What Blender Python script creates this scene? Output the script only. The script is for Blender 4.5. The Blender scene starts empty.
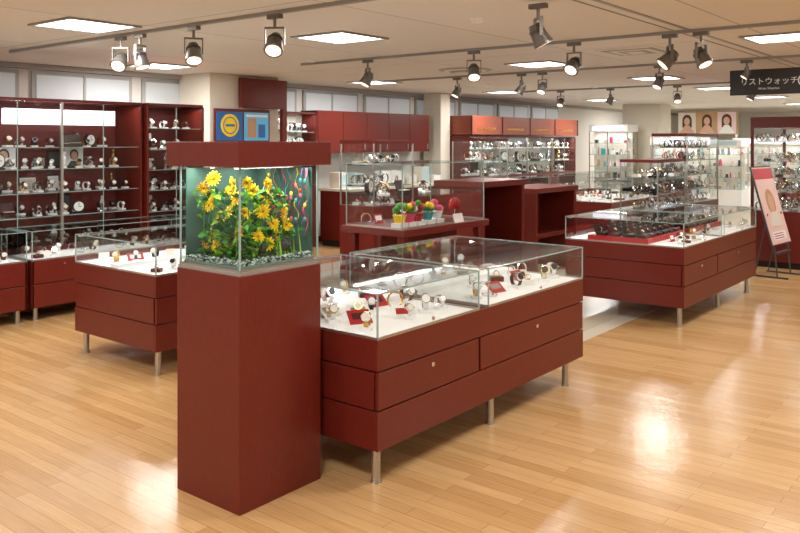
import bpy, math, random
from mathutils import Matrix, Vector
random.seed(7)
S=bpy.context.scene
# ------------------------------------------------------------ materials
def srgb(r,g,b):
    f=lambda c:(c/255/12.92) if c/255<=0.04045 else ((c/255+0.055)/1.055)**2.4
    return (f(r),f(g),f(b),1)
def mat(name,col,rough=0.5,metal=0.0,emit=0,spec=0.5,coat=0):
    m=bpy.data.materials.new(name); m.use_nodes=True
    p=m.node_tree.nodes['Principled BSDF']
    p.inputs['Base Color'].default_value=col; p.inputs['Roughness'].default_value=rough
    p.inputs['Metallic'].default_value=metal; p.inputs['Specular IOR Level'].default_value=spec
    p.inputs['Coat Weight'].default_value=coat; p.inputs['Coat Roughness'].default_value=.15
    if emit:
        p.inputs['Emission Color'].default_value=col; p.inputs['Emission Strength'].default_value=emit
    return m
def noisy(name,c1,c2,rough,scale=(1,1,1),nscale=8,coat=0,detail=4,spec=.5):
    m=mat(name,c1,rough,coat=coat,spec=spec); nt=m.node_tree; N=nt.nodes; L=nt.links
    tc=N.new('ShaderNodeTexCoord'); mp=N.new('ShaderNodeMapping'); mp.inputs['Scale'].default_value=scale
    no=N.new('ShaderNodeTexNoise'); no.inputs['Scale'].default_value=nscale; no.inputs['Detail'].default_value=detail
    mx=N.new('ShaderNodeMix'); mx.data_type='RGBA'
    mx.inputs[6].default_value=c1; mx.inputs[7].default_value=c2
    L.new(tc.outputs['Object'],mp.inputs[0]); L.new(mp.outputs[0],no.inputs['Vector'])
    L.new(no.outputs['Fac'],mx.inputs[0]); L.new(mx.outputs[2],N['Principled BSDF'].inputs['Base Color'])
    return m
RED=noisy('cherry_wood',srgb(88,24,17),srgb(118,40,29),0.34,(9,9,1.2),18,coat=.12,spec=.35)
REDW=noisy('cherry_header',srgb(120,50,34),srgb(158,82,58),0.4,(1,1,8),6)
REDB=mat('cherry_back',srgb(112,40,32),0.5)
GAP=mat('gap_dark',srgb(36,12,10),0.8)
STEEL=mat('brushed_steel',srgb(190,188,182),0.3,0.9)
CHROME=mat('chrome',srgb(225,225,228),0.18,.95)
GOLD=mat('gold',srgb(222,178,100),0.25,1)
WHITE=mat('display_white',srgb(240,240,238),0.6)
CREAM=mat('cream',srgb(226,219,205),0.6)
BLACK=mat('black_leather',srgb(22,20,20),0.4)
DKGREY=mat('dark_grey',srgb(70,70,72),0.4)
GREY=mat('grey_paint',srgb(150,148,144),0.4,0.3)
CARD_R=mat('card_red',srgb(175,28,30),0.45)
CARD_B=mat('card_blue',srgb(40,110,185),0.45)
TEAL=mat('teal',srgb(60,160,160),0.5)
PINK=mat('pink',srgb(225,80,125),0.5)
YEL=mat('yellow',srgb(255,222,20),0.5)
YEL2=mat('yellow_deep',srgb(240,190,15),0.5)
GRN=mat('leaf_green',srgb(70,150,40),0.5)
GRN2=mat('leaf_dark',srgb(26,84,28),0.5)
LIME=mat('lime',srgb(150,190,55),0.5)
BROWN=mat('flower_core',srgb(150,95,20),0.7)
PURP=mat('purple',srgb(110,60,120),0.5)
SKIN=mat('portrait_skin',srgb(214,170,145),0.6)
ORANGE=mat('orange',srgb(235,130,40),0.5)
DKRED=mat('box_maroon',srgb(78,18,20),0.4); DKBR=mat('box_brown',srgb(54,32,26),0.4)
PASTP=mat('pastel_pink',srgb(235,205,205),0.5); PASTB=mat('pastel_blue',srgb(190,215,225),0.5); TAN=mat('tan',srgb(190,150,110),0.5)
GLOW=mat('lightbox',srgb(240,245,255),0.5,emit=1.3)
LENS=mat('lamp_lens',srgb(255,240,220),0.5,emit=1.6)
PANEL=mat('light_diffuser',(1,1,0.98,1),0.5,emit=5)
STONE1=mat('pebble_light',srgb(190,205,200),0.6); STONE2=mat('pebble_grey',srgb(120,135,130),0.6); STONE3=mat('pebble_dark',srgb(60,66,66),0.6)
BACKD=noisy('tank_backdrop',srgb(40,72,62),srgb(84,118,106),0.4,nscale=6)
SIGNB=mat('sign_black',srgb(38,32,32),0.35)
def glassmat(name,tint,refl=0.55):
    m=bpy.data.materials.new(name); m.use_nodes=True; nt=m.node_tree; N=nt.nodes; L=nt.links
    N.remove(N['Principled BSDF'])
    tr=N.new('ShaderNodeBsdfTransparent'); tr.inputs[0].default_value=tint
    gl=N.new('ShaderNodeBsdfGlossy'); gl.inputs['Roughness'].default_value=0.02
    lw=N.new('ShaderNodeLayerWeight'); lw.inputs['Blend'].default_value=.5
    pw=N.new('ShaderNodeMath'); pw.operation='POWER'; pw.inputs[1].default_value=5
    ma=N.new('ShaderNodeMath'); ma.operation='MULTIPLY_ADD'; ma.inputs[1].default_value=.96; ma.inputs[2].default_value=.04
    ml=N.new('ShaderNodeMath'); ml.operation='MULTIPLY'; ml.inputs[1].default_value=refl
    mx=N.new('ShaderNodeMixShader')
    L.new(lw.outputs['Facing'],pw.inputs[0]); L.new(pw.outputs[0],ma.inputs[0]); L.new(ma.outputs[0],ml.inputs[0])
    L.new(ml.outputs[0],mx.inputs[0]); L.new(tr.outputs[0],mx.inputs[1]); L.new(gl.outputs[0],mx.inputs[2])
    L.new(mx.outputs[0],N['Material Output'].inputs[0]); return m
GLASS=glassmat('clear_glass',(0.98,0.99,0.988,1),.65)
TGLASS=glassmat('tank_glass',(0.95,0.985,0.975,1),.9)
GEDGE=mat('glass_edge',srgb(150,172,168),0.15)
GSHELF=glassmat('shelf_glass',(0.93,0.96,0.955,1))

# ------------------------------------------------------------ mesh builder
class MB:
    def __init__(s): s.v=[];s.f=[];s.m=[];s.ms=[]
    def mi(s,m):
        if m not in s.ms: s.ms.append(m)
        return s.ms.index(m)
    def add(s,vs,fs,m,M=None):
        o=len(s.v); k=s.mi(m)
        for p in vs: s.v.append(tuple(M@Vector(p)) if M is not None else tuple(p))
        for f in fs: s.f.append(tuple(o+i for i in f)); s.m.append(k)
    def box(s,x0,x1,y0,y1,z0,z1,m,M=None):
        s.add([(x0,y0,z0),(x1,y0,z0),(x1,y1,z0),(x0,y1,z0),(x0,y0,z1),(x1,y0,z1),(x1,y1,z1),(x0,y1,z1)],
              [(0,3,2,1),(4,5,6,7),(0,1,5,4),(1,2,6,5),(2,3,7,6),(3,0,4,7)],m,M)
    def cyl(s,r0,r1,z0,z1,m,M=None,n=16):
        v=[];f=[]
        for r,z in((r0,z0),(r1,z1)):
            for i in range(n): a=2*math.pi*i/n; v.append((r*math.cos(a),r*math.sin(a),z))
        for i in range(n): j=(i+1)%n; f.append((i,j,n+j,n+i))
        f.append(tuple(range(n-1,-1,-1))); f.append(tuple(range(n,2*n)))
        s.add(v,f,m,M)
    def tube(s,p,q,r,m,n=8):
        p=Vector(p);q=Vector(q);d=q-p
        M=Matrix.Translation(p)@d.to_track_quat('Z','Y').to_matrix().to_4x4()
        s.cyl(r,r,0,d.length,m,M,n)
    def band(s,R,w,t,m,M=None,n=18,ex=1.0):
        v=[];f=[]
        for i in range(n):
            a=2*math.pi*i/n
            for rr,zz in((R,-w/2),(R,w/2),(R-t,w/2),(R-t,-w/2)): v.append((rr*ex*math.cos(a),rr*math.sin(a),zz))
        for i in range(n):
            j=(i+1)%n
            for k in range(4): l=(k+1)%4; f.append((i*4+k,j*4+k,j*4+l,i*4+l))
        s.add(v,f,m,M)
    def ico(s,r,m,M=None,sub=1,sq=(1,1,1)):
        t=(1+5**.5)/2
        v=[(-1,t,0),(1,t,0),(-1,-t,0),(1,-t,0),(0,-1,t),(0,1,t),(0,-1,-t),(0,1,-t),(t,0,-1),(t,0,1),(-t,0,-1),(-t,0,1)]
        f=[(0,11,5),(0,5,1),(0,1,7),(0,7,10),(0,10,11),(1,5,9),(5,11,4),(11,10,2),(10,7,6),(7,1,8),(3,9,4),(3,4,2),(3,2,6),(3,6,8),(3,8,9),(4,9,5),(2,4,11),(6,2,10),(8,6,7),(9,8,1)]
        v=[Vector(p).normalized() for p in v]
        for _ in range(sub-1):
            c={};nf=[]
            def mid(a,b):
                k=(min(a,b),max(a,b))
                if k not in c: v.append(((v[a]+v[b])/2).normalized()); c[k]=len(v)-1
                return c[k]
            for a,b,d in f:
                x,y,z=mid(a,b),mid(b,d),mid(d,a); nf+=[(a,x,z),(b,y,x),(d,z,y),(x,y,z)]
            f=nf
        s.add([(p.x*r*sq[0],p.y*r*sq[1],p.z*r*sq[2]) for p in v],f,m,M)
    def obj(s,name,parent=None,bevel=0,smooth=False):
        me=bpy.data.meshes.new(name); me.from_pydata(s.v,[],s.f); me.update()
        for m in s.ms: me.materials.append(m)
        me.polygons.foreach_set('material_index',s.m)
        if smooth: me.polygons.foreach_set('use_smooth',[True]*len(s.f))
        o=bpy.data.objects.new(name,me); S.collection.objects.link(o)
        if parent: o.parent=parent
        if bevel:
            b=o.modifiers.new('bevel','BEVEL'); b.width=bevel; b.segments=2; b.limit_method='ANGLE'
        return o
def empty(name,loc=(0,0,0)):
    o=bpy.data.objects.new(name,None); S.collection.objects.link(o); o.empty_display_size=.1; return o
def T(x,y,z,rz=0,rx=0,ry=0,s=1):
    return Matrix.Translation((x,y,z))@Matrix.Rotation(rz,4,'Z')@Matrix.Rotation(ry,4,'Y')@Matrix.Rotation(rx,4,'X')@Matrix.Scale(s,4)
R=random.uniform
def lamp(name,x,y,z,sx,sy,W,parent=None,col=(1,1,1)):
    l=bpy.data.lights.new(name,'AREA'); l.shape='RECTANGLE'; l.size=sx; l.size_y=sy; l.energy=W; l.color=col
    lo=bpy.data.objects.new(name,l); lo.location=(x,y,z); S.collection.objects.link(lo)
    if parent: lo.parent=parent
    return lo

# ------------------------------------------------------------ room shell
CH=2.5
def floor_mat():
    m=mat('wood_floor',srgb(205,160,105),0.21,spec=0.5); nt=m.node_tree;N=nt.nodes;L=nt.links;P=N['Principled BSDF']
    tc=N.new('ShaderNodeTexCoord'); mp=N.new('ShaderNodeMapping'); mp.inputs['Rotation'].default_value=(0,0,math.pi/2)
    L.new(tc.outputs['Object'],mp.inputs[0])
    br=N.new('ShaderNodeTexBrick'); br.inputs['Scale'].default_value=1
    br.inputs['Brick Width'].default_value=0.9; br.inputs['Row Height'].default_value=0.075; br.inputs['Mortar Size'].default_value=0.001
    br.inputs['Color1'].default_value=srgb(207,168,118); br.inputs['Color2'].default_value=srgb(188,146,96); br.inputs['Mortar'].default_value=srgb(140,100,64)
    br.offset=0.37; br.inputs['Bias'].default_value=-0.1
    L.new(mp.outputs[0],br.inputs['Vector'])
    mp2=N.new('ShaderNodeMapping'); mp2.inputs['Scale'].default_value=(30,1.5,1); L.new(tc.outputs['Object'],mp2.inputs[0])
    no=N.new('ShaderNodeTexNoise'); no.inputs['Scale'].default_value=2.5; no.inputs['Detail'].default_value=6; L.new(mp2.outputs[0],no.inputs['Vector'])
    mx=N.new('ShaderNodeMix'); mx.data_type='RGBA'; mx.blend_type='MULTIPLY'; mx.inputs[0].default_value=0.35
    cr=N.new('ShaderNodeValToRGB'); cr.color_ramp.elements[0].color=(0.62,0.55,0.48,1); cr.color_ramp.elements[1].color=(1.1,1.08,1.03,1)
    cr.color_ramp.elements[0].position=.3; cr.color_ramp.elements[1].position=.7
    L.new(no.outputs['Fac'],cr.inputs[0]); L.new(br.outputs['Color'],mx.inputs[6]); L.new(cr.outputs[0],mx.inputs[7]); L.new(mx.outputs[2],P.inputs['Base Color'])
    n2=N.new('ShaderNodeTexNoise'); n2.inputs['Scale'].default_value=9; n2.inputs['Detail'].default_value=3; L.new(tc.outputs['Object'],n2.inputs['Vector'])
    bp=N.new('ShaderNodeBump'); bp.inputs['Strength'].default_value=.14; bp.inputs['Distance'].default_value=.015
    L.new(n2.outputs['Fac'],bp.inputs['Height']); L.new(bp.outputs[0],P.inputs['Normal'])
    return m
def ceil_mat():
    m=mat('ceiling_panel',srgb(205,198,186),0.8); nt=m.node_tree;N=nt.nodes;L=nt.links
    tc=N.new('ShaderNodeTexCoord')
    br=N.new('ShaderNodeTexBrick'); br.inputs['Scale'].default_value=1; br.offset=0
    br.inputs['Brick Width'].default_value=3.6; br.inputs['Row Height'].default_value=1.8; br.inputs['Mortar Size'].default_value=0.006
    br.inputs['Color1'].default_value=srgb(222,217,210); br.inputs['Color2'].default_value=srgb(217,212,205); br.inputs['Mortar'].default_value=srgb(155,150,142)
    L.new(tc.outputs['Object'],br.inputs['Vector']); L.new(br.outputs['Color'],N['Principled BSDF'].inputs['Base Color']); return m
b=MB(); b.box(-4,26,-6,9.2,-.1,0,floor_mat()); b.obj('floor')
TILE=mat('floor_tile',srgb(205,193,170),0.2)
tb=mat('tile_trim',srgb(215,205,188),0.25)
b=MB(); b.box(5.1,25.9,2.86,3.0,0.0,0.003,tb); b.box(5.1,25.9,3.0,6.9,0,0.0025,TILE); b.obj('floor_aisle')
b=MB(); b.box(-4,26,-6,9.2,CH,CH+.1,ceil_mat()); b.obj('ceiling')
WALLM=mat('wall_white',srgb(230,228,222),0.7)
b=MB(); b.box(-4,26,9.1,9.2,0,CH,WALLM); b.obj('wall_left')
b=MB(); b.box(26,26.1,-6,9.2,0,CH,WALLM); b.obj('wall_far')
b=MB(); b.box(-4,26,-6.1,-6,0,CH,WALLM); b.obj('wall_right')
WB=mat('window_blind',srgb(205,212,216),0.5,emit=.15); FR=mat('window_frame',srgb(175,175,172),0.5)
x=0.2; n=1
while x<17:
    w=MB(); w.box(x,x+1.3,9.07,9.1,1.95,2.42,FR); w.box(x+.05,x+1.25,9.06,9.075,2.0,2.38,WB); w.box(x+.63,x+.66,9.05,9.07,1.97,2.4,FR)
    w.obj('window_%d'%n); n+=1; x+=1.45
b=MB(); b.box(-3.9,25.9,9.0,9.09,2.44,2.5,FR); b.obj('trim_1')
b=MB(); b.box(4.2,25.9,2.18,2.21,2.494,2.5,GREY); b.box(4.2,25.9,2.30,2.31,2.494,2.5,GREY); b.obj('trim_2')
b=MB(); b.box(-3.9,25.9,9.07,9.098,0,.08,RED); b.obj('baseboard_left')
def column(x0,x1,y0,y1):
    b=MB(); b.box(x0,x1,y0,y1,0,CH,CREAM); b.box(x0-.01,x1+.01,y0-.01,y1+.01,0,.12,RED)
    return b.obj('structural_column',bevel=.01)
column(6.55,7.75,8.4,9.05); column(18.5,19.3,7.0,7.9); column(11.95,12.25,8.6,9.0)

# ------------------------------------------------------------ ceiling lights
def light_panel(x,y,vis=True,s=.27,W=42):
    b=MB(); z=CH
    for a in((x-s-.03,x+s+.03,y-s-.03,y-s),(x-s-.03,x+s+.03,y+s,y+s+.03),(x-s-.03,x-s,y-s,y+s),(x+s,x+s+.03,y-s,y+s)):
        b.box(*a,z-.015,z,GREY)
    b.box(x-s,x+s,y-s,y+s,z-.008,z,PANEL)
    o=b.obj('ceiling_light_panel')
    lamp('panel_lamp',x,y,z-.02,s*1.9,s*1.9,W,o,(1,.98,.94))
for (x,y,W) in [(5.04,4.69,40),(3.29,5.73,32),(5.6,8.1,38),(9.14,7.8,42),(8.2,4.5,38),(11.0,4.2,34),(7.4,1.7,38),(12.4,7.5,46),(13.7,4.2,38),
    (4.2,1.2,38),(1.2,1.6,42),(1.0,5.0,42),(-1.5,3.2,42),(11,1.4,38),(14.5,1.2,44),(17,4.2,50),(16,7.3,48),(20.5,4.4,55),(20,7.6,55),(18,1.5,50),(4.6,-1.8,38),(8.2,-1.6,38),(1,-1.8,42),(23.5,4,55),(1.6,7.6,38)]:  # panels behind the camera are unseen, added for illumination
    light_panel(x,y,W=W)
def vent_sq(x,y):
    b=MB(); b.box(x-.3,x+.3,y-.3,y+.3,CH-.012,CH,CREAM)
    for i in range(4): s=.26-.06*i; b.box(x-s,x+s,y-s,y+s,CH-.016-.003*i,CH-.012-.003*i,GREY if i%2==0 else CREAM)
    b.obj('air_vent')
vent_sq(7.6,3.1)
b=MB()
for i,(r,m) in enumerate([(.34,GREY),(.27,CREAM),(.2,GREY),(.13,CREAM)]): b.cyl(r*.93,r,CH-.01-.012*i,CH-.012*i,m,T(8.3,5.6,0),28)
b.obj('ceiling_diffuser')
b=MB()
for x,y in((9.6,3.6),(6.2,6.2),(12,5.6),(4.9,3.2),(10.4,6.6)): b.cyl(.045,.05,CH-.03,CH,WHITE,T(x,y,0),16)
b.obj('smoke_detectors')
def rail(x,y0,y1):
    b=MB(); b.box(x-.018,x+.018,y0,y1,CH-.025,CH,GREY); b.obj('ceiling_track_rail')
SPM=mat('spot_metal',srgb(120,115,110),0.4,0.6)
def spot(x,y,rz,tilt,s=1.0):
    b=MB(); z=CH-.025; h=.09*min(1,s)
    b.box(x-.02,x+.02,y-.06,y+.06,z-.03,z,SPM)
    b.cyl(.011,.011,z-h,z-.03,SPM,T(x,y,0),10)
    M0=T(x,y,z-h,rz)
    b.box(-.058*s,.058*s,-.012,.012,-.008,.004,SPM,M0)
    for sx in(-1,1): b.box(min(sx*.058*s,sx*.052*s),max(sx*.058*s,sx*.052*s),-.012,.012,-.10*s,0,SPM,M0)
    M=M0@Matrix.Translation((0,0,-.085*s))@Matrix.Rotation(tilt,4,'X')@Matrix.Scale(s,4)
    b.cyl(.038,.030,.03,.055,SPM,M,20)
    b.cyl(.044,.038,.0,.03,SPM,M,20); b.cyl(.052,.044,-.055,.0,SPM,M,20); b.cyl(.056,.056,-.068,-.055,SPM,M,20)
    b.cyl(.044,.044,-.070,-.068,LENS,M,20)
    for k in range(2): b.cyl(.046,.046,.008+k*.011,.013+k*.011,DKGREY,M,20)
    b.obj('track_spotlight')
rail(3.75,3.0,7.9); rail(6.45,1.2,6.6); rail(9.0,1.2,7.6); rail(12.4,1.2,7.6)
for y,rz,t in((5.7,.4,-.3),(5.98,2.2,.8),(5.0,2.6,.5),(4.1,2.2,.7),): spot(3.75,y,rz,t,1.2)
spot(4.5,2.48,.8,-.5,1.15)
for y,rz,t in((4.25,2.2,.6),(3.2,1.5,.8),(2.35,.6,.8),(2.1,2.9,.5),(5.6,1,.5)): spot(6.45,y,rz,t,1.2)
for y,rz,t,s in((2.45,.5,.6,.8),(3.4,1,.5,1.1),(4.9,1.5,.5,1.1),(5.2,.3,.6,1.1),(6.2,1,.5,1.1)): spot(9.0,y,rz,t,s)
for y in(2.5,3.3,4.4,5.5,6.4): spot(12.4,y,R(0,3),.5,1.1)

# ------------------------------------------------------------ merchandise
def watch(b,M,strap,case,face):
    b.band(.031,.018,.003,strap,M@T(0,0,.034,rx=0,ry=math.pi/2),16,1.0)
    D=M@T(0,-.031,.036,rx=math.pi/2)
    b.cyl(.0185,.017,-.004,.005,case,D,16); b.cyl(.0145,.0145,.005,.0062,face,D,16)
    b.cyl(.003,.003,-.003,.003,case,M@T(.0205,-.031,.036,ry=math.pi/2),6)
BRL=mat('brown_leather',srgb(95,52,30),0.5)
STR=[BLACK,CHROME,CHROME,CHROME,GOLD,BRL,WHITE]
def clock(b,M):
    k=random.random()
    if k<.4:
        c=random.choice([DKBR,BLACK,GOLD,DKRED]); b.box(-.045,.045,-.018,.022,0,.012,c,M); b.cyl(.05,.05,-.015,.015,c,M@T(0,0,.058,rx=math.pi/2),20); b.cyl(.041,.041,.015,.017,WHITE,M@T(0,0,.058,rx=math.pi/2),20)
        b.box(-.002,.002,-.0185,-.017,.058,.09,BLACK,M); b.box(0,.022,-.0185,-.017,.056,.06,BLACK,M)
    elif k<.7:
        c=random.choice([WHITE,CREAM,CHROME,GOLD]); b.cyl(.025,.018,0,.012,c,M,12); b.cyl(.012,.022,.012,.07,c,M,12); b.cyl(.022,.008,.07,.1,c,M,12); b.ico(.016,c,M@T(0,0,.112),2)
    else:
        c=random.choice([DKBR,BLACK,DKRED]); b.box(-.045,.045,-.03,.03,0,.03,c,M); b.box(-.045,.045,0,.01,0,.075,c,M@T(0,.03,.026,rx=-.25)); b.box(-.038,.038,-.024,.024,.03,.033,CREAM,M)
def item(b,x,y,z,rz,style,s):
    q=random.random(); M=T(x,y,z,rz,s=s)
    if style=='wall' and q>.8: clock(b,M); return
    if q<.45 or style in('watch','wall'):
        c=random.choice([CHROME,CHROME,GOLD]); watch(b,M@T(0,0,.006,rx=-.5),random.choice(STR) if style!='dark' else random.choice([BLACK,BLACK,DKGREY,CHROME]),c,random.choice([WHITE,BLACK,WHITE,CREAM]))
        b.box(-.022,.022,-.02,.03,0,.012,WHITE if style!='dark' else BLACK,M)
    elif q<.6:
        b.band(.034,.008,.004,random.choice([CHROME,CHROME,GOLD,CARD_R]),M@T(0,0,.036,rx=math.pi/2),20)
    elif q<.72:
        b.band(.036,.006,.005,random.choice([CHROME,CHROME,GOLD]),M@T(0,0,.004),20)
        b.ico(.008,CHROME,M@T(0,-.036,.01))
    elif q<.86:
        P=M@T(0,0,0,rx=-.35); c=random.choice([WHITE,WHITE,CREAM,CARD_R])
        b.box(-.03,.03,-.001,.001,0,.055,c,P); b.box(-.022,.022,-.0018,-.001,.018,.045,random.choice([CREAM,GREY,WHITE]),P)
        b.box(-.02,.02,0,.03,0,.002,c,M)
    else:
        c=random.choice([WHITE,WHITE,CREAM,DKRED]); b.box(-.03,.03,-.025,.025,0,.022,c,M); b.cyl(.012,.012,.022,.028,GOLD,M,12); b.band(.014,.004,.003,CHROME,M@T(0,0,.035,rx=math.pi/2),14)
def fill(b,x0,x1,y0,y1,z,dx,dy,style='mix',s=1.2,p=.9,rz0=0):
    nx=max(1,int((x1-x0)/dx)); ny=max(1,int((y1-y0)/dy))
    for i in range(nx):
        for j in range(ny):
            if random.random()>p: continue
            item(b,x0+(i+.5)*(x1-x0)/nx+R(-.15,.15)*dx,y0+(j+.5)*(y1-y0)/ny+R(-.15,.15)*dy,z,rz0+R(-.5,.5),style,s*R(.85,1.15))
def glassbox(b,x0,x1,y0,y1,z0,z1,t=.006,top=True,G=None):
    G=G or GLASS
    b.box(x0,x1,y0,y0+t,z0,z1,G); b.box(x0,x1,y1-t,y1,z0,z1,G)
    b.box(x0,x0+t,y0+t,y1-t,z0,z1,G); b.box(x1-t,x1,y0+t,y1-t,z0,z1,G)
    if top: b.box(x0,x1,y0,y1,z1,z1+t,G)
    e=.0035
    for xx in(x0,x1):
        for yy in(y0,y1): b.box(xx-e,xx+e,yy-e,yy+e,z0,z1+t,GEDGE)
    for yy in(y0,y1): b.box(x0,x1,yy-e,yy+e,z1,z1+t,GEDGE)
    for xx in(x0,x1): b.box(xx-e,xx+e,y0,y1,z1,z1+t,GEDGE)
    for yy in(y0,y1): b.box(x0,x1,yy-e,yy+e,z0,z0+.012,STEEL)
    for xx in(x0,x1): b.box(xx-e,xx+e,y0,y1,z0,z0+.012,STEEL)

def counter(x0,x1,y0,y1,splits,style='mix',zb=.17,zt=.685,zg=.895,W=1.6):
    E=empty('glass_display_counter')
    b=MB(); g=.014
    b.box(x0+g,x1-g,y0+g,y1-g,zb+.005,zt-.03,GAP)
    def ring(z0,z1,m=RED):
        b.box(x0,x1,y0,y0+.02,z0,z1,m); b.box(x0,x1,y1-.02,y1,z0,z1,m); b.box(x0,x0+.02,y0+.02,y1-.02,z0,z1,m); b.box(x1-.02,x1,y0+.02,y1-.02,z0,z1,m)
    ring(.54,zt); ring(zb,.352)
    xm=(x0+x1)/2-.2 if x1-x0>1.6 else None
    segs=[(x0,xm-.004),(xm+.004,x1)] if xm else [(x0,x1)]
    for a,c in segs:
        for yy in((y0,y0+.02),(y1-.02,y1)): b.box(a+.006,c-.006,*yy,.359,.533,RED)
        b.cyl(.012,.012,0,.006,CHROME,T((a+c)/2,y0,.485,rx=math.pi/2),14)
    for xx in((x0,x0+.02),(x1-.02,x1)): b.box(*xx,y0+.026,y1-.026,.359,.533,RED)
    b.box(x0+.02,x1-.02,y0+.02,y1-.02,zb,zb+.02,RED); b.box(x0+.02,x1-.02,y0+.02,y1-.02,zt-.03,zt-.004,RED)
    b.obj('cabinet',E,bevel=.002)
    b=MB(); xs=[x0+.06,x1-.18] if x1-x0<1.6 else [x0+.06,(x0+x1)/2,x1-.14]
    for x in xs:
        for y in(y0+.06,y1-.06): b.cyl(.021,.021,0,zb,STEEL,T(x,y,0),14); b.cyl(.027,.027,0,.008,STEEL,T(x,y,0),14)
    b.obj('legs',E)
    b=MB(); d=MB(); w=MB()
    for a,c in splits:
        glassbox(b,a+.004,c-.004,y0+.004,y1-.004,zt,zg)
        b.box(a+.02,c-.02,y1-.03,y1-.012,zg-.014,zg-.002,STEEL)
        lamp('case_fill',(a+c)/2,y1-.05,zg-.012,c-a-.1,.03,W,E)  # added fill lamp to brighten the case interior
        d.box(a+.015,c-.015,y0+.015,y1-.015,zt-.004,zt+.006,WHITE)
        if style=='dark':
            fill(w,a+.05,c-.05,y0+.04,y0+.3,zt+.006,.13,.12,'mix',1.15,.6,-.6)
            d.box(a+.06,c-.06,y0+.34,y1-.2,zt+.006,zt+.05,CARD_R)
            n=int((c-a-.12)/.15)
            for i in range(n):
                for j in range(4):
                    xx=a+.08+i*(c-a-.16)/n; yy=y0+.37+j*.13; k=random.choice([BLACK,DKBR,BLACK,DKRED])
                    w.box(xx,xx+.115,yy,yy+.085,zt+.05,zt+.075,k); w.box(xx+.012,xx+.103,yy+.01,yy+.07,zt+.075,zt+.078,DKGREY)
                    w.box(0,.115,0,.012,0,.075,k,T(xx,yy+.082,zt+.07,rx=-.2))
                    watch(w,T(xx+.057,yy+.05,zt+.066,rx=-.7,s=.95),random.choice([BLACK,BRL,CHROME]),random.choice([CHROME,GOLD]),random.choice([WHITE,BLACK]))
        else:
            d.box(a+.03,c-.03,y0+(y1-y0)*.5,y0+(y1-y0)*.58,zt+.006,zt+.03,WHITE)
            fill(w,a+.05,c-.05,y0+.05,y0+(y1-y0)*.48,zt+.006,.145,.15,style,1.3,.78,-.6)
            fill(w,a+.05,c-.05,y0+(y1-y0)*.6,y1-.05,zt+.006,.15,.15,style,1.3,.78,-.6)
            for k in range(6):
                xx=R(a+.1,c-.2); yy=R(y0+.15,y1-.2); M=T(xx,yy,zt+.007,R(-.8,0),rx=-.9)
                cc=[CARD_R,WHITE,CREAM,WHITE,CARD_R,WHITE][k]
                d.box(0,.12,0,.003,0,.09,cc,M); d.box(.02,.1,-.001,0,.03,.07,random.choice([WHITE,GREY,DKRED]) if cc is not WHITE else random.choice([GREY,CARD_R,CREAM]),M)
        b.cyl(.01,.01,0,.006,CHROME,T((a+c)/2,y0,zt+.03,rx=math.pi/2),12)
    b.obj('glass_case',E); d.obj('display_deck',E); w.obj('watch_assortment',E)
    return E
counter(2.81,4.93,2.38,3.42,[(2.81,3.67),(3.76,4.93)])
counter(3.2,4.62,4.68,5.72,[(3.2,4.62)])
counter(6.87,9.1,2.38,3.5,[(6.87,7.93),(7.99,9.1)],'dark')
counter(14,16,5.4,6.4,[(14,16)])
counter(17.6,19.4,3.2,4.2,[(17.6,19.4)])
counter(11.3,13.3,5.0,6.0,[(11.3,13.3)])

def basecase(x0,x1,y0,y1,zb,zw,zg,style='mix'):
    E=empty('wall_base_showcase')
    b=MB(); b.box(x0+.012,x1-.012,y0+.015,y1,zb,zw-.01,GAP)
    n=max(1,round((x1-x0)/.55)); zm=(zb+zw)/2
    for i in range(n):
        a=x0+(x1-x0)*i/n; c=x0+(x1-x0)*(i+1)/n
        b.box(a+.003,c-.003,y0,y0+.02,zb,zm-.004,RED); b.box(a+.003,c-.003,y0,y0+.02,zm+.004,zw,RED)
        b.cyl(.011,.011,0,.006,CHROME,T((a+c)/2,y0,zw-.05,rx=math.pi/2),12)
    b.box(x0,x0+.02,y0,y1,zb,zw,RED); b.box(x1-.02,x1,y0,y1,zb,zw,RED); b.box(x0,x1,y0+.02,y1,zw-.02,zw,RED)
    b.obj('cabinet',E,bevel=.002)
    b=MB()
    for x in(x0+.06,x1-.06):
        for y in(y0+.06,y1-.06): b.cyl(.02,.02,0,zb,STEEL,T(x,y,0),12)
    b.obj('legs',E)
    b=MB(); glassbox(b,x0+.005,x1-.005,y0+.005,y1-.005,zw,zg); b.obj('glass_case',E)
    lamp('case_fill',(x0+x1)/2,y1-.05,zg-.012,x1-x0-.1,.03,1.2,E)  # fill lamp added to brighten the deck
    b=MB(); b.box(x0+.02,x1-.02,y0+.02,y1-.02,zw,zw+.006,WHITE); b.obj('display_deck',E)
    b=MB(); fill(b,x0+.06,x1-.06,y0+.05,y1-.05,zw+.006,.14,.14,style,1.25,.85,-.3); b.obj('watch_assortment',E)
basecase(2.2,3.46,6.98,7.46,.12,.54,.8)
basecase(3.5,5.3,6.98,7.46,.12,.54,.8)
for a in(12.2,13.9,15.6): basecase(a,a+1.66,7.4,8.1,.15,.62,.92)

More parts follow.
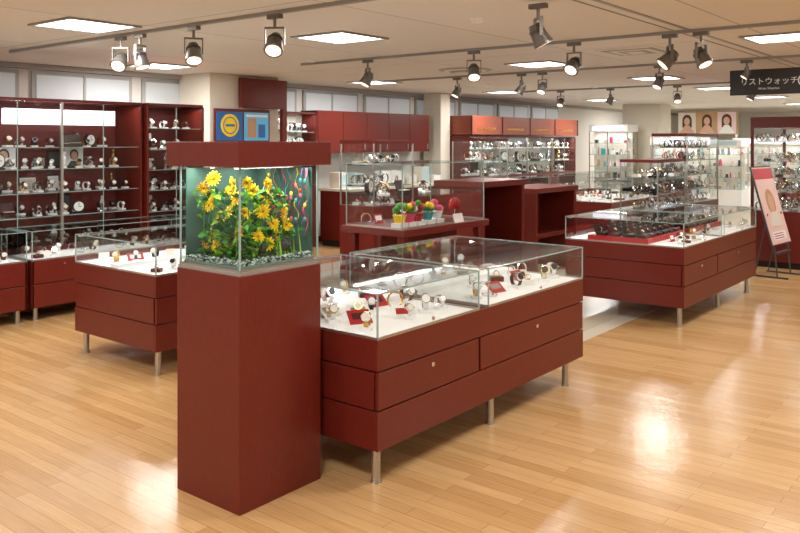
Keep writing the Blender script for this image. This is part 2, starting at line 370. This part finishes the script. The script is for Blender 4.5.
def walldisplay(name,x0,x1,y0,y1,z0,ztop,back,nb,shelves,style='watch',header=None,s=1.2,p=.85,frame=RED,pw=.012,W=3):
    E=empty(name); b=MB()
    b.box(x0,x1,y1-.02,y1,0,ztop,back)
    b.box(x0,x1,y0,y1-.02,0,z0,frame)
    b.box(x0,x1,y0,y1-.02,ztop-.03,ztop,frame)
    for i in range(nb+1):
        x=x0+(x1-x0)*i/nb; b.box(x-pw,x+pw,y0,y1-.02,z0,ztop-.03,frame) if i in(0,nb) else b.box(x-pw,x+pw,y0,y0+.03,z0,ztop-.03,STEEL)
    b.obj('frame',E,bevel=.002)
    b=MB()
    for z in shelves: b.box(x0+.02,x1-.02,y0+.03,y1-.02,z-.008,z,GSHELF); b.box(x0+.02,x1-.02,y0+.026,y0+.031,z-.008,z,GEDGE)
    for i in range(nb):
        a=x0+(x1-x0)*i/nb; c=x0+(x1-x0)*(i+1)/nb
        b.box(a+.022,c-.022,y0,y0+.006,z0,ztop-.03,GLASS)
        b.box((a+c)/2-.003,(a+c)/2+.003,y0-.002,y0+.008,z0,ztop-.03,GEDGE)
        lamp('case_fill',(a+c)/2,y0+.08,ztop-.045,c-a-.1,.03,W,E)  # one added fill lamp per bay, brightens the shelves
    b.obj('glass_shelves',E)
    if header:
        h=MB(); h.box(*header,GLOW); h.obj('header_lightbox',E)
    b=MB()
    for z in [z0]+list(shelves):
        fill(b,x0+.06,x1-.06,y0+.06,y0+.2,z,.13,.14,style,s,p*.8)
        fill(b,x0+.06,x1-.06,y0+.22,y1-.05,z,.14,.14,style,s*1.1,p)
        for k in range(int((x1-x0)*1.6)):
            xx=R(x0+.1,x1-.25); M=T(xx,y1-.06,z,rx=-.12); w=R(.1,.18); hh=R(.1,.2)
            b.box(0,w,0,.004,0,hh,random.choice([WHITE,WHITE,CREAM,BLACK]),M); b.box(.012,w-.012,-.002,0,.015,hh-.015,random.choice([WHITE,DKGREY,CREAM,GREY]),M)
    b.obj('watch_assortment',E)
    return E
walldisplay('watch_wall_display',2.3,4.95,7.5,8.0,.6,2.02,REDB,3,[.88,1.11,1.34,1.55],'wall',header=(3.55,4.7,7.6,7.66,1.77,1.92),s=1.3,p=.75)
walldisplay('tall_watch_showcase',5.0,5.72,7.45,7.95,.6,2.02,REDB,1,[.85,1.08,1.3,1.52,1.75],'wall',s=1.35)
def portrait(x,y,z,w,h,name='portrait_poster',rz=0,hair=BLACK,bg=WHITE,face=SKIN):
    b=MB(); M=T(x,y,z,rz)
    b.box(0,w,0,.01,0,h,bg,M)
    b.cyl(w*.24,w*.24,0,.003,hair,M@T(w*.5,0,h*.62,rx=math.pi/2)@Matrix.Diagonal((1,1.15,1,1)),20)
    b.cyl(w*.17,w*.17,.003,.005,face,M@T(w*.5,0,h*.58,rx=math.pi/2)@Matrix.Diagonal((1,1.3,1,1)),20)
    b.add([(w*.1,-.002,0),(w*.9,-.002,0),(w*.68,-.002,h*.3),(w*.32,-.002,h*.3)],[(0,1,2,3)],random.choice([DKGREY,TAN]),M)
    return b.obj(name)
walldisplay('wall_shelf_display',12.3,16.6,8.2,8.75,.95,1.72,CREAM,4,[1.2,1.47],'wall',s=1.9,p=.7)
b=MB(); b.box(12.3,16.6,8.15,8.75,1.74,2.09,REDW)
for i in range(5): x=12.3+4.3*i/4; b.box(x-.01,x+.01,8.14,8.16,1.74,2.09,GAP)
for i in range(4):
    for k in range(8): b.box(12.5+i*1.07+k*.08,12.55+i*1.07+k*.08,8.142,8.15,1.83,1.87,GOLD)
b.obj('shelf_header_board')

b=MB(); b.box(8.85,11.7,8.7,9.04,1.43,2.07,GAP)
for i in range(5): a=8.83+.575*i; b.box(a+.004,a+.571,8.68,8.7,1.43,2.07,RED); b.box(a+.5,a+.52,8.66,8.68,1.47,1.57,STEEL)
b.box(8.81,8.83,8.68,9.04,1.43,2.07,RED); b.box(8.81,11.72,8.68,9.04,2.07,2.09,RED)
b.obj('wall_cupboard',bevel=.003)
b=MB(); b.box(8.9,11.8,8.1,8.7,.1,.85,RED); b.box(8.87,11.85,8.05,8.72,.85,.89,CREAM); b.box(8.92,11.78,8.13,8.68,0,.1,GAP)
for i in range(5): a=8.9+.58*i; b.box(a+.004,a+.576,8.085,8.1,.12,.83,RED)
b.obj('service_counter',bevel=.003)
b=MB()
for i in range(8):
    x=8.95+i*.35; c=random.choice([WHITE,CREAM,PASTB,GREY]); h=R(.12,.3); b.box(x,x+.2,8.35,8.55,.89,.89+h,c); b.box(x+.02,x+.18,8.345,8.35,.92,.86+h,random.choice([WHITE,GREY,PASTB]))
b.obj('counter_stationery')
b=MB(); M=T(6.6,8.38,1.62)
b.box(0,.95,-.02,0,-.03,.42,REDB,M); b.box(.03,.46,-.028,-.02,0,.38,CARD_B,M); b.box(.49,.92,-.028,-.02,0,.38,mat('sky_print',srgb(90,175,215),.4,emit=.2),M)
b.cyl(.15,.15,0,.006,YEL,M@T(.245,-.028,.2,rx=math.pi/2),28); b.band(.115,.002,.012,CARD_B,M@T(.245,-.036,.2,rx=math.pi/2),28)
b.box(.17,.32,-.036,-.034,.185,.215,CARD_B,M)
b.box(.55,.7,-.031,-.028,.04,.3,TAN,M); b.box(.74,.86,-.031,-.028,.04,.22,CARD_B,M); b.box(.52,.9,-.031,-.028,.32,.35,WHITE,M)
b.obj('advertising_poster')
b=MB(); b.box(7.0,7.82,8.3,8.36,2.06,2.46,RED); b.box(7.74,7.82,8.3,8.36,0,2.06,RED); b.obj('column_surround')
walldisplay('trophy_showcase',7.95,8.75,8.64,8.96,.95,2.05,CREAM,1,[1.25,1.5,1.75],'wall',s=2.0)

# ------------------------------------------------------------ aquarium
E=empty('aquarium_stand')
X0,X1,Y0,Y1=2.24,2.735,2.67,3.11
b=MB(); zt=1.024
b.box(X0,X1,Y0,Y1,0,zt,RED)
b.obj('pedestal',E,bevel=.004)
E2=empty('fish_tank')
b=MB(); glassbox(b,X0+.012,X1-.012,Y0+.012,Y1-.012,zt+.012,1.492,.008,False,TGLASS)
b.box(X0+.004,X1-.004,Y0+.004,Y1-.004,zt,zt+.012,GREY); b.obj('glass_walls',E2)
b=MB(); o=.035; b.box(X0-o,X1+o,Y0-o,Y1+o,1.492,1.602,RED); b.obj('hood',E2,bevel=.003)
b=MB(); b.box(X0+.08,X1-.08,Y0+.1,Y0+.13,1.48,1.492,STEEL); b.box(X0+.08,X1-.08,Y1-.17,Y1-.14,1.48,1.492,STEEL); b.obj('hood_strips',E2)  # steel strips for an added lamp under the hood
lamp('tank_fill',2.48,Y0+.06,1.484,.4,.03,2.2,E2); lamp('tank_fill',X0+.06,2.89,1.484,.03,.34,2.0,E2); lamp('tank_fill',2.55,3.0,1.484,.2,.05,.7,E2)  # unseen fill lamps added under the hood to light the flowers
b=MB(); b.box(X0+.03,X1-.03,Y1-.03,Y1-.026,zt+.02,1.48,BACKD); b.box(X1-.03,X1-.026,Y0+.03,Y1-.03,zt+.02,1.48,BACKD)
b.obj('backdrop',E2)
# hanging wavy ribbons in the back right corner
b=MB(); RB=[PINK,PURP,YEL2,CARD_R,TEAL,PINK,DKGREY,ORANGE,PURP,CREAM]
for i,c in enumerate(RB):
    yc=Y0+.045+i*.031; ph=R(0,6); n=22; zb_=R(1.12,1.22); wd=R(.008,.012); v=[];f=[]
    for k in range(n+1):
        z=1.475+(zb_-1.475)*k/n; a=ph+k*.75
        xx=X1-.055+.012*math.sin(a); yy=yc+.006*math.sin(a*.6+1); cw=math.cos(a*.5)*.5+.6
        v+=[(xx-.004,yy-wd*cw,z),(xx+.004,yy+wd*cw,z)]
        if k: f.append((2*k-2,2*k-1,2*k+1,2*k))
    b.add(v,f,c)
    for k in range(3): b.ico(.009,random.choice([PINK,YEL,TEAL,CARD_R]),T(X1-.062,yc,R(1.2,1.44)),2,(.5,1,1.2))
b.obj('ribbons',E2)
b=MB(); b.box(X0+.025,X1-.025,Y0+.025,Y1-.025,zt+.014,zt+.035,STONE2)
for i in range(1500):
    x=R(X0+.028,X1-.028);y=R(Y0+.028,Y1-.028)
    if i%2: 
        if random.random()<.5: x=X0+.03+abs(R(0,.03))
        else: y=Y0+.03+abs(R(0,.03))
    b.ico(R(.005,.009),random.choice([STONE1,STONE1,STONE2,STONE3]),T(x,y,zt+R(.034,.056),R(0,3)),1,(1,.8,.7))
b.obj('gravel',E2)
def blossom(b,M,r,m1,m2):
    for L,(n,rr,mm,off,tl) in enumerate([(14,r,m1,0,.25),(12,r*.72,m2,.2,.6)]):
        for i in range(n):
            a=2*math.pi*i/n+off; P=M@Matrix.Rotation(a,4,'Z')@Matrix.Rotation(-tl*R(.4,1.5),4,'Y')
            w=rr*.14; q=rr*R(.85,1.1)
            b.add([(q*.15,0,0),(q*.45,-w,.004),(q*.8,-w*.8,.002),(q,0,-.004),(q*.8,w*.8,.002),(q*.45,w,.004),(q*.55,0,-.003)],
                  [(0,1,6),(1,2,6),(2,3,6),(3,4,6),(4,5,6),(5,0,6)],mm,P)
    b.ico(r*.2,BROWN,M@T(0,0,.004),2,(1,1,.5))
def leaf(b,M,l,w,m):
    b.add([(0,0,0),(l*.3,-w,.006),(l*.7,-w*.8,.002),(l,0,-.02),(l*.7,w*.8,.002),(l*.3,w,.006),(l*.5,0,-.008)],
          [(0,1,6),(1,2,6),(2,3,6),(3,4,6),(4,5,6),(5,0,6)],m,M)
b=MB(); st=MB(); lf=MB()
spec=[('x',.85,1.40),('x',.62,1.43),('x',.92,1.30),('x',.70,1.33),('x',.45,1.38),('x',.22,1.42),('x',.80,1.20),('x',.55,1.25),('x',.30,1.28),('x',.10,1.34),('x',.90,1.12),('x',.35,1.17),('x',.62,1.14),('x',.15,1.20),
 ('y',.10,1.42),('y',.24,1.37),('y',.14,1.27),('y',.34,1.28),('y',.42,1.40),('y',.50,1.33),('y',.56,1.24),('y',.28,1.18),('y',.70,1.27),('y',.66,1.18),('y',.86,1.2),('y',.44,1.14)]
for f,t,z in spec:
    if f=='x': x=X0+R(.06,.12); y=Y0+.06+t*(Y1-Y0-.12); d=Vector((-1,R(-.7,.4),R(-.2,.7)))
    else: x=X0+.06+t*(X1-X0-.14); y=Y0+R(.055,.11); d=Vector((R(-.7,.4),-1,R(-.2,.7)))
    z+=R(-.015,.015); p=Vector((x,y,z))
    q=d.to_track_quat('Z','Y').to_matrix().to_4x4()
    blossom(b,Matrix.Translation(p)@q@Matrix.Rotation(R(0,2),4,'Z'),R(.031,.043),random.choice([YEL,YEL,YEL2]),YEL)
    st.tube(Vector((x+R(.0,.06),y+R(.0,.06),zt+.04)),p-d.normalized()*.004,.0028,GRN,6)
for i in range(600):
    if random.random()<.42: x=R(X0+.05,X0+.22); y=R(Y0+.05,Y1-.06)
    else: x=R(X0+.05,X1-.1); y=R(Y0+.05,Y0+.2)
    z=1.08+.3*R(0,1)**1.3
    if x>X1-.17 and z>1.22: continue
    l=R(.03,.06)
    M=T(x,y,z,R(0,6.28),R(-.8,.8),R(-1.1,.5))
    tip=M@Vector((l,0,0))
    if not(X0+.025<tip.x<X1-.07 and Y0+.025<tip.y<Y1-.04): continue
    leaf(lf,M,l,l*R(.18,.32),random.choice([GRN,GRN,GRN2,GRN2,LIME]))
for i in range(60):
    x=R(X1-.24,X1-.06); y=R(Y0+.05,Y0+.2); lf.add([(x-.006,y,zt+.04),(x+.006,y,zt+.04),(x+R(-.03,.01),y+R(-.01,.03),zt+R(.1,.22))],[(0,1,2)],random.choice([GRN,LIME,GRN2]))
b.obj('sunflowers',E2); st.obj('stems',E2); lf.obj('leaves',E2)
b=MB()
for i in range(10): b.ico(R(.022,.04),STONE3,T(R(X0+.2,X1-.1),R(Y0+.075,Y0+.15),zt+R(.05,.14),R(0,3),R(0,3)),2,(1,.8,.75))
b.obj('rocks',E2)

# ------------------------------------------------------------ raised table with glass case
def raised_table():
    x0,x1,y0,y1=4.95,6.2,3.92,4.6; z=.9
    E=empty('raised_display_table'); b=MB()
    b.box(x0,x1,y0,y1,z-.055,z,RED)
    for x,y in((x0+.06,y0+.06),(x0+.34,y0+.3),(x1-.1,y0+.06),(x0+.06,y1-.1),(x1-.1,y1-.1)): b.box(x-.03,x+.03,y-.03,y+.03,0,z-.055,RED)
    b.box(x0+.08,x1-.08,y0+.3,y0+.34,.35,z-.055,RED)
    b.obj('table_frame',E,bevel=.003)
    b=MB(); glassbox(b,x0+.03,x1-.03,y0+.04,y1-.04,z,1.42); b.box(x0+.04,x1-.04,y0+.05,y1-.05,1.15,1.158,GSHELF); b.obj('glass_case',E)
    lamp('case_fill',(x0+x1)/2,y1-.08,1.41,1.1,.03,2.5,E)  # fill lamp added inside the glass case
    b=MB()
    for x,c,c2 in((5.12,YEL,GRN),(5.24,PINK,YEL),(5.36,CARD_R,WHITE),(5.5,TEAL,YEL),(5.63,WHITE,PINK)):
        b.box(x-.05,x+.05,4.05,4.15,z,z+.035,WHITE); b.cyl(.035,.06,z+.035,z+.1,c,T(x,4.1,0),16)
        for k in range(8): a=k*.8; b.ico(.026,random.choice([c,c2,c2,GRN]),T(x+.038*math.cos(a),4.1+.038*math.sin(a),z+.12+R(0,.07)),2)
    M=T(5.98,4.15,z+.04,0)
    for sx in(-1,1): b.ico(.055,CARD_R,M@T(sx*.033,0,.1,ry=sx*-.5),2,(.75,.5,1.2))
    b.cyl(.005,.005,-.04,.06,CHROME,M,8); b.cyl(.035,.035,-.04,-.034,CHROME,M,16)
    fill(b,5.0,6.1,4.1,4.5,1.158,.16,.18,'wall',1.4,.5); fill(b,5.0,6.1,4.3,4.52,z,.14,.14,'mix',1.5,.8)
    b.obj('gift_assortment',E)
    b=MB(); M=T(5.7,3.95,z,rx=-.3); b.box(0,.14,0,.004,0,.08,WHITE,M); b.obj('price_card',E)
raised_table()
def stepped(name,x0,x1,y0,y1,z):
    b=MB(); b.box(x0,x1,y0,y1,z-.06,z,RED)
    for x in(x0+.02,x1-.08): b.box(x,x+.06,y0+.02,y1-.02,0,z-.06,RED)
    b.box(x0+.08,x1-.08,y1-.1,y1-.06,.2,z-.06,RED); b.box(x0+.08,x1-.08,y0+.05,y1-.1,.45,.5,RED)
    b.obj(name,bevel=.003)
stepped('display_plinth_table',6.75,7.65,4.35,4.95,1.2)
stepped('display_plinth_table',8.3,9.4,4.6,5.2,1.05)
def gbox_tower(x0,x1,y0,y1,zb,zt_,shelves,style='dark',top=.04,pw=.016,W=3):
    E=empty('glass_tower_showcase'); b=MB()
    b.box(x0,x1,y0,y1,.08,zb,RED); b.box(x0+.03,x1-.03,y0+.03,y1-.03,0,.08,GAP); b.box(x0,x1,y0,y1,zt_-top,zt_,RED)
    for x in(x0,x1-pw):
        for y in(y0,y1-pw): b.box(x,x+pw,y,y+pw,zb,zt_-top,STEEL if top<.1 else RED)
    b.obj('frame',E,bevel=.002)
    b=MB()
    for z in shelves: b.box(x0+.02,x1-.02,y0+.02,y1-.02,z-.008,z,GSHELF); b.box(x0+.035,x1-.035,y0+.01,y0+.016,z-.01,z,GEDGE)
    b.box(x0+.035,x1-.035,y0+.004,y0+.01,zb,zt_-top,GLASS); b.box(x0+.004,x0+.01,y0+.035,y1-.035,zb,zt_-top,GLASS)
    b.box(x0+.035,x1-.035,y1-.01,y1-.004,zb,zt_-top,GLASS); b.obj('glass',E)
    lamp('case_fill',(x0+x1)/2,(y0+y1)/2,zt_-top-.01,x1-x0-.2,.04,W,E)  # added fill lamp under the tower top
    b=MB()
    for z in[zb]+shelves: fill(b,x0+.05,x1-.05,y0+.05,y1-.05,z,.1,.15,style,1.5,.85)
    b.obj('eyewear_assortment',E)
gbox_tower(9.75,10.75,3.7,4.2,.75,1.38,[.95,1.15])
gbox_tower(10.95,12.3,3.75,4.25,.75,1.72,[.95,1.15,1.35,1.52])
gbox_tower(6.55,7.25,5.6,6.1,.9,1.62,[1.12,1.35],'mix')
gbox_tower(10.9,12.6,1.9,2.92,.72,1.92,[.95,1.15,1.35,1.6],'mix',top=.14,pw=.035,W=8)
gbox_tower(9.3,10.0,6.0,6.5,.9,1.65,[1.12,1.35],'mix')

# poster stand
E=empty('poster_stand')
b=MB(); M=T(10.3,2.40,.0,rz=-.1)
for xx in(-.22,.22): b.box(xx-.01,xx+.01,-.14,.26,0,.02,DKGREY,M); b.tube(M@Vector((xx,-.02,.01)),M@Vector((xx,.02,.42)),.01,DKGREY); b.tube(M@Vector((xx,.24,.01)),M@Vector((xx,.09,.75)),.008,DKGREY)
b.box(-.23,.23,-.02,.02,.28,.30,DKGREY,M); b.obj('stand',E)
PK=mat('poster_pink',srgb(240,205,200),.4)
b=MB(); P=M@T(0,0,.38,rx=-.27); b.box(-.31,.31,0,.018,0,.96,DKGREY,P); b.box(-.295,.295,-.004,0,.015,.945,PK,P)
b.box(-.295,.295,-.006,-.004,.8,.93,mat('poster_rose',srgb(205,90,100),.4),P); b.box(-.2,.2,-.006,-.004,.06,.16,WHITE,P)
b.cyl(.13,.13,0,.002,TAN,P@T(.0,-.004,.52,rx=math.pi/2)@Matrix.Diagonal((1,1.2,1,1)),20); b.cyl(.085,.085,.002,.004,SKIN,P@T(.0,-.004,.5,rx=math.pi/2)@Matrix.Diagonal((1,1.3,1,1)),20)
b.add([(-.2,-.0075,.22),(.2,-.0075,.22),(.07,-.0075,.4),(-.07,-.0075,.4)],[(0,1,2,3)],CREAM,P)
for i in range(3): b.box(-.18,.12,-.0065,-.006,.075+.027*i,.085+.027*i,CARD_R,P)
b.obj('poster',E)
def text(body,M,size,m,parent,name='lettering'):
    c=bpy.data.curves.new(name,'FONT'); c.body=body; c.size=size; c.extrude=.001; c.align_x='CENTER'; c.materials.append(m)
    o=bpy.data.objects.new(name,c); S.collection.objects.link(o); o.matrix_world=M; o.parent=parent; return o
E=empty('hanging_department_sign')
b=MB(); b.box(9.33,9.37,1.0,2.72,2.12,2.40,SIGNB)
b.obj('sign_panel',E,bevel=.003)
b=MB()
for y in(1.3,2.5): b.cyl(.006,.006,2.4,CH,STEEL,T(9.35,y,0),8)
b.obj('suspension_rods',E)
text('リストウォッチ',T(9.327,2.31,2.235,rz=-math.pi/2,rx=math.pi/2),.085,WHITE,E)
text('Wrist Watches',T(9.327,2.31,2.175,rz=-math.pi/2,rx=math.pi/2),.035,WHITE,E)
b=MB(); b.band(.07,.004,.014,WHITE,T(9.326,1.95,2.26,ry=math.pi/2),24); b.box(9.324,9.328,1.945,1.955,2.22,2.26,WHITE); b.box(9.324,9.328,1.92,1.95,2.255,2.265,WHITE); b.obj('clock_pictogram',E)

# ------------------------------------------------------------ distant store
CM=[WHITE,WHITE,CREAM,CREAM,PASTP,PASTB,PASTB,TAN,GREY,DKGREY,CHROME,TEAL,PINK]
def gondola(x0,x1,y0,y1,h,name='cosmetics_showcase'):
    b=MB(); b.box(x0,x1,y0,y1,0,.5,WHITE); b.box(x0,x1,y0,y1,h-.16,h,WHITE)
    for xx in(x0,x1-.02):
        for yy in(y0,(y0+y1)/2,y1-.02): b.box(xx,xx+.02,yy,yy+.02,.5,h-.16,STEEL)
    b.box((x0+x1)/2-.01,(x0+x1)/2+.01,y0,y1,.5,h-.16,CREAM)
    b.box(x0-.008,x0,y0+.1,y1-.1,h-.13,h-.03,random.choice([GLOW,GLOW,PASTB]))
    z=.5
    while z<h-.3:
        b.box(x0,x1,y0,y1,z-.012,z,GSHELF); b.box(x0-.002,x0,y0,y1,z-.012,z,GEDGE)
        y=y0+.06
        while y<y1-.1:
            w=R(.02,.045); hh=R(.05,.16); m=random.choice(CM)
            if random.random()<.6: b.cyl(w,w*.8,z,z+hh,m,T(x0+.12,y+w,0),8); b.cyl(w*.4,w*.4,z+hh,z+hh+.03,random.choice([GOLD,WHITE,DKGREY]),T(x0+.12,y+w,0),8)
            else: b.box(x0+.06,x0+.12,y,y+2*w,z,z+hh,m)
            y+=2*w+R(.02,.08)
        x=x0+.1
        while x<x1-.1:
            w=R(.04,.08); b.box(x,x+w,y0+.05,y0+.1,z,z+R(.06,.16),random.choice(CM)); x+=w+.05
        z+=.27
    o=b.obj(name); lamp('case_fill',x0+.12,(y0+y1)/2,h-.17,.04,y1-y0-.1,4,o)  # added lamp for the glow inside the showcase
gondola(17.5,18.1,7.35,8.3,2.0); gondola(19.4,20,5.4,6.5,1.65); gondola(17.2,17.8,5.6,6.7,1.7); gondola(21,21.6,7,8.8,1.75); gondola(21.5,22.1,4.4,6.2,1.7); gondola(21,21.6,1.5,3.4,2.0); gondola(16.6,17.2,1.6,2.8,1.7)
HB=mat('hair_brown',srgb(90,50,30),.6)
b=MB(); b.box(22.3,22.34,6.3,7.9,1.8,2.44,TAN)
for yy,c in((6.34,PASTP),(6.86,TAN),(7.4,CREAM)):
    b.box(22.29,22.3,yy,yy+.48,1.83,2.41,c)
    m=yy+.24
    b.cyl(.13,.13,0,.003,HB,T(22.29,m,2.2,ry=-math.pi/2)@Matrix.Diagonal((1.2,1,1,1)),20); b.box(22.286,22.29,m-.13,m+.13,2.0,2.2,HB)
    b.cyl(.08,.08,.003,.006,SKIN,T(22.286,m,2.17,ry=-math.pi/2)@Matrix.Diagonal((1.35,1,1,1)),20)
    b.add([(22.283,m-.22,1.83),(22.283,m+.22,1.83),(22.283,m+.06,2.06),(22.283,m-.06,2.06)],[(0,1,2,3)],random.choice([WHITE,SKIN]))
b.box(22.3,22.34,6.3,6.36,0,1.8,STEEL); b.box(22.3,22.34,7.84,7.9,0,1.8,STEEL)
b.obj('beauty_photo_banner')
portrait(4.3,7.88,1.345,.2,.2,'portrait_card',hair=DKGREY); portrait(3.55,7.88,1.345,.24,.2,'portrait_card',hair=DKGREY)

# ------------------------------------------------------------ world + camera
w=bpy.data.worlds.new('w'); S.world=w; w.use_nodes=True
w.node_tree.nodes['Background'].inputs[0].default_value=(1,.985,.96,1); w.node_tree.nodes['Background'].inputs[1].default_value=.75
cam=bpy.data.cameras.new('camera'); co=bpy.data.objects.new('camera',cam); S.collection.objects.link(co)
cam.sensor_width=36; cam.lens=36; cam.shift_y=-(266.5-142)/800
co.location=(0,0,1.6); co.rotation_euler=(math.pi/2,0,-math.atan2(.7809,.6247))
cam.clip_start=.05; cam.clip_end=100
S.camera=co
S.view_settings.view_transform='Standard'
S.view_settings.exposure=-0.08
